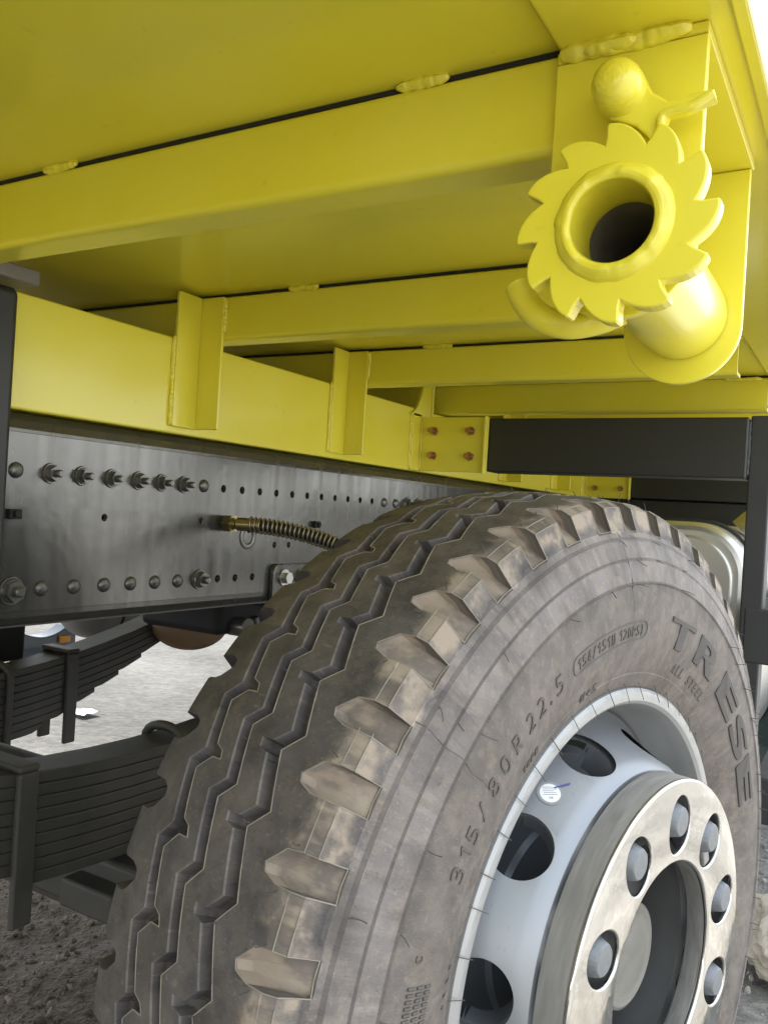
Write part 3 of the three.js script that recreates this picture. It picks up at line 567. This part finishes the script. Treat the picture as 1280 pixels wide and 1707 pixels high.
  for (let i = 0; i < nr; i++) for (let j = 0; j < nc; j++) {
    const [r, l] = grid[i][j], k = i * nc + j; pos.set(pol(rows[i], r, l), k * 3);
    const y = j < nc - SIDE.length - 3 ? l + 0.0205 : Math.max(l + 0.0205, 0) * 0 + (0.5228 - r) * 1.1;
    uv[2 * k] = (rows[i] + 90) / 45; uv[2 * k + 1] = (y + 0.26) / 0.6;
    if (j > 42 && j < 47 && grid[i][43][1] < -0.0225) uv[2 * k + 1] = 0.88 + 0.025 * (j - 42);
    if (i < nr - 1 && j < nc - 1) { const a = k, b = k + 1, c = k + nc + 1, d = k + nc; idx.push(a, b, c, a, c, d); }
  }
  let g = new THREE.BufferGeometry(); g.setAttribute('position', new THREE.BufferAttribute(pos, 3)); g.setAttribute('uv', new THREE.BufferAttribute(uv, 2)); g.setIndex(idx);
  g = g.toNonIndexed();
  { // paler groove lips and moulded ridges: scuffing, and caught edge light put in the colour
    const bright = {}; for (let q = 0; q < 3; q++) { bright[12 + 10 * q] = 1.5; bright[18 + 10 * q] = 1.8; } bright[42] = 1.5;
    for (const q of [1, 2, 4, 5, 7, 8]) bright[45 + q] = 1.6;
    const col = new Float32Array(g.attributes.position.count * 3), per = nc - 1;
    for (let f = 0; f < col.length / 9; f++) { const quad = f >> 1, j = quad % per, i = Math.floor(quad / per); let b = 1; if (bright[j]) b = 1 + (bright[j] - 1) * (0.35 + 1.1 * fbm(N2, rows[i] * 1.3 + 200, j * 3.1, 4096, 3)); for (let c = 0; c < 9; c++) col[f * 9 + c] = b; }
    g.setAttribute('color', new THREE.BufferAttribute(col, 3));
  }
  g = toCreasedNormals(g, 0.42);
  mesh('tyre', g, M.rubber, wheel, 'black tyre with zigzag tread and dusty sidewall');

  // raised writing on the sidewall
  const loader = new FontLoader();
  const bold = await loader.loadAsync('fonts/droid/droid_sans_bold.typeface.json'), reg = await loader.loadAsync('fonts/droid/droid_sans_regular.typeface.json');
  const bend = (geo, a0, r0) => { // x along the circumference, y outwards, z proud of the wall
    const p = geo.attributes.position; for (let i = 0; i < p.count; i++) { const r = r0 + p.getY(i), a = a0 + p.getX(i) / r0 / D2R; p.setXYZ(i, ...pol(a, r, sideL(r) + p.getZ(i))); }
    geo.computeVertexNormals(); return geo;
  };
  const glyph = (ch, font, size, wd, dep, bev = 0) => { const t = new TextGeometry(ch, { font, size, depth: dep, curveSegments: 5, bevelEnabled: bev > 0, bevelThickness: bev, bevelSize: bev, bevelOffset: -bev, bevelSegments: 1 }); t.computeBoundingBox(); const b = t.boundingBox; t.translate(-(b.min.x + b.max.x) / 2, -size / 2, -0.0004); if (wd) t.scale(wd / (b.max.x - b.min.x), 1, 1); return t; };
  const word = (list, font, size, r0, dep, wd) => merge(list.map(([ch, a]) => bend(glyph(ch, font, size, ch === '/' || ch === '1' || ch === '.' || ch === 'I' ? 0 : wd, dep), a, r0)));
  const spread = (str, a0, a1) => [...str].map((c, i) => [c, a0 + (a1 - a0) * i / (str.length - 1)]).filter(([c]) => c !== ' ');
  mesh('raised_lettering', word([['3', -61.2], ['1', -58.3], ['5', -55.7], ['/', -52.4], ['8', -48.6], ['0', -45.0], ['R', -41.2], ['2', -37.2], ['2', -33.9], ['.', -31.3], ['5', -28.5]], reg, 0.0215, 0.378, 0.0016, 0.0125), M.letter, wheel);
  mesh('raised_lettering', word(spread('154/151M', -22.3, -11.2).concat(spread('120PSI', -8.6, -0.9)), bold, 0.0125, 0.3775, 0.0014, 0.0075), M.letter, wheel);
  mesh('raised_lettering', word(spread('M+S', -19.2, -14.6), bold, 0.011, 0.326, 0.0013, 0.009), M.letter, wheel);
  mesh('raised_lettering', word(spread('18PR', -40.6, -36.0), bold, 0.010, 0.328, 0.0013, 0.0068), M.letter, wheel);
  mesh('raised_lettering', word(spread('ALL STEEL', 19.0, 36.0), bold, 0.012, 0.338, 0.0013, 0.008), M.letter, wheel);
  mesh('brand_lettering', word([['T', 16.0], ['R', 29.6], ['E', 45.0], ['S', 57.4], ['E', 69.2]], bold, 0.038, 0.3775, 0.0024, 0.070), M.brand, wheel);
  mesh('raised_lettering', merge([bend(glyph('C', bold, 0.008, 0.006, 0.0013), -71.7, 0.3986), ...spread('DOT 4R2K', -88, -74).map(([c, a]) => bend(glyph(c, reg, 0.007, 0.004, 0.0011), a, 0.329))]), M.letter, wheel);
  // oval frame around the load marking, mould seams, ribbed date panel
  const line = (pts, w, h) => { const geo = []; for (let i = 1; i < pts.length; i++) { const [a, r] = pts[i - 1], [b, q] = pts[i]; geo.push(rod(V3(...pol(a, r, sideL(r) + h)), V3(...pol(b, q, sideL(q) + h)), w, 6)); } return merge(geo); };
  const oval = []; for (let i = 0; i <= 20; i++) oval.push([-22.6 + 22 * i / 20, 0.3880]); for (let i = 0; i <= 8; i++) { const q = Math.PI * i / 8; oval.push([-0.6 + 1.6 * Math.sin(q), 0.3775 + 0.0105 * Math.cos(q)]); } for (let i = 0; i <= 20; i++) oval.push([-0.6 - 22 * i / 20, 0.3670]); for (let i = 0; i <= 8; i++) { const q = Math.PI * i / 8; oval.push([-22.6 - 1.6 * Math.sin(q), 0.3775 - 0.0105 * Math.cos(q)]); }
  mesh('raised_frame', line(oval, 0.0009, 0.0002), M.letter, wheel);
  const seam = (a, r0, r1, j) => { const p = []; for (let i = 0; i <= 14; i++) p.push([a + j * Math.sin(i * 1.1), r0 + (r1 - r0) * i / 14]); return line(p, 0.0004, -0.0001); };
  mesh('mould_seam', merge([seam(-4.2, 0.489, 0.40, 0.25), seam(-49.6, 0.489, 0.385, 0.2)]), M.hair, wheel);
  const ribs = []; for (let c = 0; c < 3; c++) for (let i = 0; i < 16; i++) { const r = 0.372 + c * 0.012, a = -86 + 11 * i / 15; ribs.push(rod(V3(...pol(a, r, sideL(r) + 0.0006)), V3(...pol(a, r + 0.0085, sideL(r + 0.0085) + 0.0006)), 0.0014, 6)); }
  mesh('ribbed_panel', merge(ribs), M.letter, wheel);
  // thin rubber flash on groove lips and slots; pale tint also paints edge light
  const fl = [], run = (pts) => { const c = []; for (let i = 1; i < pts.length; i++) { const [a, r, l] = pts[i - 1], [b, q, m] = pts[i]; if (b > a + 6 || a < -88.3 || b > 60) continue; const p = V3(...pol(a, r, l)), e = V3(...pol(b, q, m)); if (p.distanceTo(e) > 1e-4) c.push(rod(p, e, rr(0.00045, 0.0008), 5)); } fl.push(...c); };
  const lip = (arr, o) => { const p = []; for (let i = 1; i < arr.length; i++) { const [a, l] = arr[i - 1], [b, m] = arr[i], n = Math.max(1, Math.ceil(Math.abs(b - a) / 1.2)); for (let k = 0; k < n; k++) { const L = l + (m - l) * k / n + o; p.push([a + (b - a) * k / n, rad(L) - 0.0002, L]); } } run(p); };
  lip(E.g1r, 0.0005); lip(E.g2r, 0.0005); lip(E.g3r, 0.0005);
  for (const sl of slots) if (sl < 55) {
    const o = [[-0.62, -0.0205], [-0.57, -0.0365], [0, -0.0500], [0.78, -0.0525], [1.6, -0.0445], [2.45, -0.0365], [2.66, -0.0205]].map(([d, l]) => [sl + d, rad(l) - 0.0002, l]);
    run(o);
    run([[sl - 0.62, 0.5228, -0.0205], [sl - 0.60, 0.5165, -0.0095], [sl - 0.60, 0.503, -0.0047], [sl - 0.60, 0.4905, 0.0004]]);
    run([[sl + 2.66, 0.5228, -0.0205], [sl + 2.65, 0.5165, -0.0095], [sl + 2.65, 0.503, -0.0047], [sl + 2.65, 0.4905, 0.0004]]);
    run([[sl - 0.6, 0.4905, 0.0003], [sl + 1.0, 0.4895, -0.002], [sl + 2.65, 0.4905, 0.0003]]);
    run([[sl + 2.66, 0.5168, -0.0093], [sl + 4.6, 0.5168, -0.0093], [sl + 6.4, 0.5168, -0.0093]]); run([[sl + 2.66, 0.5229, -0.0203], [sl + 4.6, 0.5229, -0.0203], [sl + 6.4, 0.5229, -0.0203]]);
  }
  const fm = mesh('rubber_flash', merge(fl), new THREE.MeshStandardMaterial({ color: C(0.27, 0.245, 0.205), roughness: 0.7 }), wheel); fm.userData.kind = 'stuff';
  // rubber hairs left by the mould vents
  const hs = [];
  const hair = (a, r, l, dir, len, bendy) => { const p0 = V3(...pol(a, r, l)), d = dir.clone().normalize(), p1 = p0.clone().addScaledVector(d, len * 0.5), p2 = p0.clone().addScaledVector(d, len).add(V3(rr(-1, 1), rr(-1, 1), rr(-1, 1)).multiplyScalar(len * bendy)); hs.push(new THREE.TubeGeometry(new THREE.QuadraticBezierCurve3(p0, p1, p2), 6, rr(0.00040, 0.00058), 5)); };
  const radial = (a) => V3(Math.sin(a * D2R), Math.cos(a * D2R), 0), tang = (a) => V3(Math.cos(a * D2R), -Math.sin(a * D2R), 0);
  for (let a = -86; a < 110; a += 8.2) { for (const r of [0.4312, 0.458, 0.48]) { if (rnd() < 0.6) continue; const aa = a + rr(-2.5, 2.5); hair(aa, r, sideL(r), radial(aa).multiplyScalar(rr(-0.9, 0.2)).add(V3(0, 0, rr(0.5, 1))).addScaledVector(tang(aa), rr(-0.5, 0.5)), rr(0.008, 0.015), 0.25); } }
  for (let a = 38; a < 116; a += 6.5) { const aa = a + rr(-1.5, 1.5); hair(aa, 0.428, sideL(0.428), V3(0, 0, 1).addScaledVector(radial(aa), rr(-0.1, 0.25)), rr(0.010, 0.017), 0.1); }
  for (let a = -88; a < 60; a += 7.4) { const aa = a + rr(-1, 1); hair(aa, 0.310, sideL(0.310), radial(aa).multiplyScalar(-1).add(V3(0, 0, 0.42)), rr(0.018, 0.024), 0.05); }
  for (const s of slots) if (s < 40) { hair(s + 3.0 + rr(-0.2, 0.2), rad(-0.027), -0.027, radial(s).add(tang(s).multiplyScalar(rr(-0.5, 0.5))), rr(0.008, 0.012), 0.4); if (rnd() < 0.7) hair(s - 0.9, rad(-0.032), -0.032, radial(s).add(tang(s).multiplyScalar(-0.8)), rr(0.006, 0.011), 0.5); }
  for (let k = 0; k < 16; k++) { for (const l of [-0.088, -0.135, -0.182]) { if (rnd() < 0.3) continue; const a = T[k] + rr(-0.3, 0.6); hair(a, rad(l), l + 0.006, radial(a).add(V3(0, 0, rr(-0.8, 0.2))), rr(0.005, 0.009), 0.3); } }
  const hm = mesh('rubber_hair', merge(hs), M.hair, wheel); hm.userData.kind = 'stuff';
}
{
  // rim: flange, barrel
  mesh('rim', crease(lathe([[0.300, -0.012], [0.3035, -0.004], [0.3030, 0.0012], [0.2995, 0.0042], [0.2945, 0.0050], [0.2885, 0.0036], [0.2845, 0.0000], [0.2825, -0.006], [0.2805, -0.020], [0.278, -0.032], [0.2745, -0.045], [0.271, -0.075], [0.262, -0.10], [0.262, -0.22], [0.285, -0.235], [0.300, -0.250]], 160), 0.5), M.rim, wheel);
  // dished disc with ten hand holes
  const prof = [[0.1400, 0.031], [0.2040, 0.033], [0.2130, 0.0305], [0.2190, 0.024], [0.2250, 0.013], [0.2360, -0.012], [0.2470, -0.036], [0.2560, -0.052], [0.2680, -0.062], [0.2700, -0.072], [0.2560, -0.066], [0.2440, -0.050], [0.2320, -0.024], [0.2190, 0.002], [0.2110, 0.014], [0.2000, 0.019], [0.1400, 0.019], [0.1400, 0.031]];
  const ev = new Evaluator(); ev.attributes = ['position', 'normal', 'uv'];
  let disc = new Brush(lathe(prof, 120)); disc.updateMatrixWorld();
  for (let i = 0; i < 10; i++) {
    const a = (-12 + 36 * i) * D2R, c = new THREE.CylinderGeometry(0.0345, 0.0345, 0.09, 40), b = new Brush(c);
    const dir = V3(Math.sin(a) * 0.88, Math.cos(a) * 0.88, 0.475).normalize();
    b.position.set(0.2345 * Math.sin(a), 0.2345 * Math.cos(a), -0.014); b.quaternion.setFromUnitVectors(V3(0, 1, 0), dir); b.updateMatrixWorld();
    disc = ev.evaluate(disc, b, SUBTRACTION); disc.updateMatrixWorld();
  }
  mesh('wheel_disc', crease(disc.geometry, 0.55), M.disc, wheel, 'silver wheel disc with round hand holes');
  // brake drum behind the holes
  mesh('brake_drum', crease(lathe([[0.05, -0.078], [0.12, -0.078], [0.124, -0.085], [0.205, -0.087], [0.214, -0.094], [0.214, -0.26], [0.05, -0.27]], 80), 0.5), M.drum, wheel);
  // cover ring over the lug nuts
  const s = new THREE.Shape(); s.absarc(0, 0, 0.2085, 0, Math.PI * 2);
  const ih = new THREE.Path(); ih.absarc(0, 0, 0.1225, 0, Math.PI * 2, true); s.holes.push(ih);
  const hx = []; for (let i = 0; i < 10; i++) { const a = (5.5 + 36 * i) * D2R; hx.push(a); const p = new THREE.Path(); p.absellipse(0.1615 * Math.sin(a), 0.1615 * Math.cos(a), 0.0352, 0.0302, 0, Math.PI * 2, true, Math.PI / 2 - a); s.holes.push(p); }
  const zf = (X, Y) => { const q = (Math.hypot(X, Y) - 0.165) / 0.045; return 0.0745 - 0.0022 * q * q + 0.0007 * (fbm(N1, X * 20 + 40, Y * 20 + 40, 256, 2) - 0.5); };
  const flat = new THREE.ShapeGeometry(s, 64); for (const k of ['normal', 'uv']) flat.deleteAttribute(k);
  const face3 = mergeVertices(new TessellateModifier(0.006, 8).modify(flat.toNonIndexed()), 1e-6), fp = face3.attributes.position;
  for (let i = 0; i < fp.count; i++) fp.setZ(i, zf(fp.getX(i), fp.getY(i)));
  face3.computeVertexNormals();
  const roll = (fn, r, n, off) => { const p = []; for (let i = 0; i < n; i++) { const [X, Y] = fn(i / n * Math.PI * 2); p.push(V3(X, Y, zf(X, Y) - r * off)); } return tube(p, r, n * 2, 12, true); };
  const rolls = [roll((t) => [0.2085 * Math.sin(t), 0.2085 * Math.cos(t)], 0.0038, 120, 1.0), roll((t) => [0.1225 * Math.sin(t), 0.1225 * Math.cos(t)], 0.0038, 90, 1.0)];
  for (const a of hx) rolls.push(roll((t) => { const e = 0.1615 + 0.0352 * Math.cos(t), w = 0.0302 * Math.sin(t); return [e * Math.sin(a) + w * Math.cos(a), e * Math.cos(a) - w * Math.sin(a)]; }, 0.0030, 48, 1.0));
  const cover = node('hub_cover_ring', wheel);
  mesh('cover_face', uvBox(face3, 4), M.chrome, cover);
  mesh('rolled_edge', rolls[0], M.chrome, cover); mesh('rolled_edge', rolls[1], M.chrome, cover);
  for (const g of rolls.slice(2)) mesh('hole_rim', g, M.chrome, cover);
  mesh('cover_side', lathe([[0.2117, 0.0690], [0.2122, 0.0640], [0.2128, 0.036]], 140), M.chromeSide, cover);
  mesh('cover_lip', lathe([[0.1195, 0.0690], [0.1190, 0.064], [0.1205, 0.046], [0.1235, 0.044]], 100), M.chromeSide, cover);
  // lug nuts with their cone ends
  for (const a of hx) {
    const g = lathe([[0.0250, 0.033], [0.0250, 0.050], [0.0242, 0.052], [0.0165, 0.0745], [0.0150, 0.0762], [0.0060, 0.0768], [0, 0.0768]], 24);
    g.translate(0.1655 * Math.sin(a), 0.1655 * Math.cos(a), 0); mesh('lug_nut', crease(g, 0.4), M.nut, wheel);
  }
  // hub, cap and ribs inside the ring
  const hubg = [lathe([[0.1398, 0.036], [0.128, 0.034], [0.126, -0.03], [0.119, -0.038], [0.09, -0.042], [0.06, -0.044], [0.058, 0.0]], 72)];
  for (let i = 0; i < 6; i++) { const a = i * 60 + 28, g = bx(-0.0045, 0.0045, 0.058, 0.118, -0.041, -0.018, 0.002); g.rotateZ(-a * D2R); hubg.push(g); }
  mesh('hub', hubg.map((g) => crease(g, 0.5)), M.hub, wheel);
  mesh('hub_cap', crease(lathe([[0.060, -0.03], [0.0605, 0.024], [0.0590, 0.0285], [0.0555, 0.0300], [0.0520, 0.0296], [0.0495, 0.0282], [0.046, 0.0278], [0.02, 0.0290], [0, 0.0295]], 64), 0.5), M.cap, wheel);
  for (let i = 0; i < 8; i++) { const a = 20 + 45 * i, c = new THREE.CylinderGeometry(0.007, 0.007, 0.012, 6); c.rotateX(Math.PI / 2); const [x, y] = pol(a, 0.108, 0); c.translate(x, y, -0.036); mesh('hub_bolt', crease(c, 0.3), M.bolt, wheel); }
  // inspection sticker with print and a pen mark
  const cv = document.createElement('canvas'); cv.width = cv.height = 256; const x = cv.getContext('2d');
  x.fillStyle = '#8f9092'; x.fillRect(0, 0, 256, 256); x.fillStyle = '#e6e6e4'; x.beginPath(); x.arc(128, 128, 100, 0, 7); x.fill();
  x.fillStyle = '#5a5c60'; x.font = 'bold 30px sans-serif'; x.textAlign = 'center'; x.fillText('OK', 128, 88); x.font = '17px sans-serif';
  for (let i = 0; i < 5; i++) x.fillRect(60 + 6 * (i % 2), 108 + i * 20, 136 - 14 * (i % 3), 5);
  const ct = new THREE.CanvasTexture(cv); ct.colorSpace = THREE.SRGBColorSpace;
  const aS = -31.5 * D2R, onCone = (X, Y, h) => { const a = aS + X / 0.2365, r = 0.2365 - Y * 0.41 + h * 0.91, l = -0.0132 + Y * 0.912 + h * 0.41; return [r * Math.sin(a), r * Math.cos(a), l]; };
  const st = new THREE.RingGeometry(0.0002, 0.0145, 40, 5), sp = st.attributes.position, tw = 0.9;
  for (let i = 0; i < sp.count; i++) { const X = sp.getX(i), Y = sp.getY(i); sp.setXYZ(i, ...onCone(X * Math.cos(tw) - Y * Math.sin(tw), X * Math.sin(tw) + Y * Math.cos(tw), 0.0007)); }
  st.computeVertexNormals();
  mesh('sticker', st, new THREE.MeshStandardMaterial({ map: ct, roughness: 0.5 }), wheel, 'round white inspection sticker');
  const mk = new THREE.PlaneGeometry(0.020, 0.0018, 8, 1), mp = mk.attributes.position;
  for (let i = 0; i < mp.count; i++) { const X = mp.getX(i), Y = mp.getY(i), b = 0.55; mp.setXYZ(i, ...onCone(0.0165 + X * Math.cos(b) - Y * Math.sin(b), 0.0055 + X * Math.sin(b) + Y * Math.cos(b), 0.0011)); }
  mk.computeVertexNormals();
  mesh('pen_mark', mk, new THREE.MeshStandardMaterial({ color: C(0.08, 0.09, 0.32), roughness: 0.6, side: THREE.DoubleSide }), wheel);
}

// ------------------------------------------------------------------ things lying about
{
  // crumpled sack beside the wheel
  const g = new THREE.IcosahedronGeometry(0.15, 24), p = g.attributes.position;
  for (let i = 0; i < p.count; i++) {
    let x = p.getX(i), y = p.getY(i), z = p.getZ(i); const k = 0.95 + 0.45 * (fbm(N1, x * 14 + y * 9 + 40, z * 14 - y * 7 + 40, 256, 4) - 0.5) + 0.34 * Math.abs(fbm(N2, x * 26 + 50, (y + z) * 26 + 50, 512, 3) - 0.5);
    p.setXYZ(i, x * k * 1.35, Math.max(-0.05, y * k * 0.62), z * k * 1.2);
  }
  g.computeVertexNormals();
  const t = thing('crumpled_sack', 'crumpled pale beige sack lying on the grey grit behind the wheel', 'sack');
  t.position.set(-0.06, 0.06, -2.28); t.rotation.y = 0.5;
  mesh('sack_cloth', g, new THREE.MeshStandardMaterial({ map: tex(256, 256, (u, v) => { const n = fbm(N2, u * 8, v * 8, 8, 5) - 0.5; return [0.42 + 0.2 * n, 0.37 + 0.18 * n, 0.30 + 0.16 * n]; }), roughness: 0.85, side: THREE.DoubleSide }), t);
  const pc = new THREE.PlaneGeometry(0.12, 0.10, 6, 6), pq = pc.attributes.position; for (let i = 0; i < pq.count; i++) pq.setZ(i, 0.018 * N1(pq.getX(i) * 30 + 5, pq.getY(i) * 30 + 5));
  pc.rotateX(-Math.PI / 2); pc.computeVertexNormals();
  const pap = mesh('paper_scrap', pc, new THREE.MeshStandardMaterial({ color: C(0.8, 0.8, 0.78), roughness: 0.8, side: THREE.DoubleSide }), scene);
  pap.position.set(-3.15, 0.0, -2.72); pap.userData = { label: 'white scrap of paper on the sunlit concrete beyond the springs', category: 'paper' };
  const dr = thing('plastic_drum', 'dark green plastic drum with a pale lid standing behind the wheel', 'drum'); dr.position.set(-0.28, 0, -3.75);
  mesh('drum_body', crease(lathe([[0.001, 0.0], [0.17, 0.0], [0.185, 0.02], [0.19, 0.2], [0.186, 0.21], [0.19, 0.22], [0.18, 0.36], [0.001, 0.36]], 48).rotateX(-Math.PI / 2), 0.5), new THREE.MeshStandardMaterial({ color: C(0.03, 0.055, 0.05), roughness: 0.5 }), dr);
  mesh('drum_lid', lathe([[0.182, 0.3605], [0.17, 0.372], [0.09, 0.44], [0.03, 0.46], [0.001, 0.46]], 48).rotateX(-Math.PI / 2), new THREE.MeshStandardMaterial({ color: C(0.5, 0.5, 0.48), roughness: 0.6 }), dr);
}
renderer.render(scene, camera);
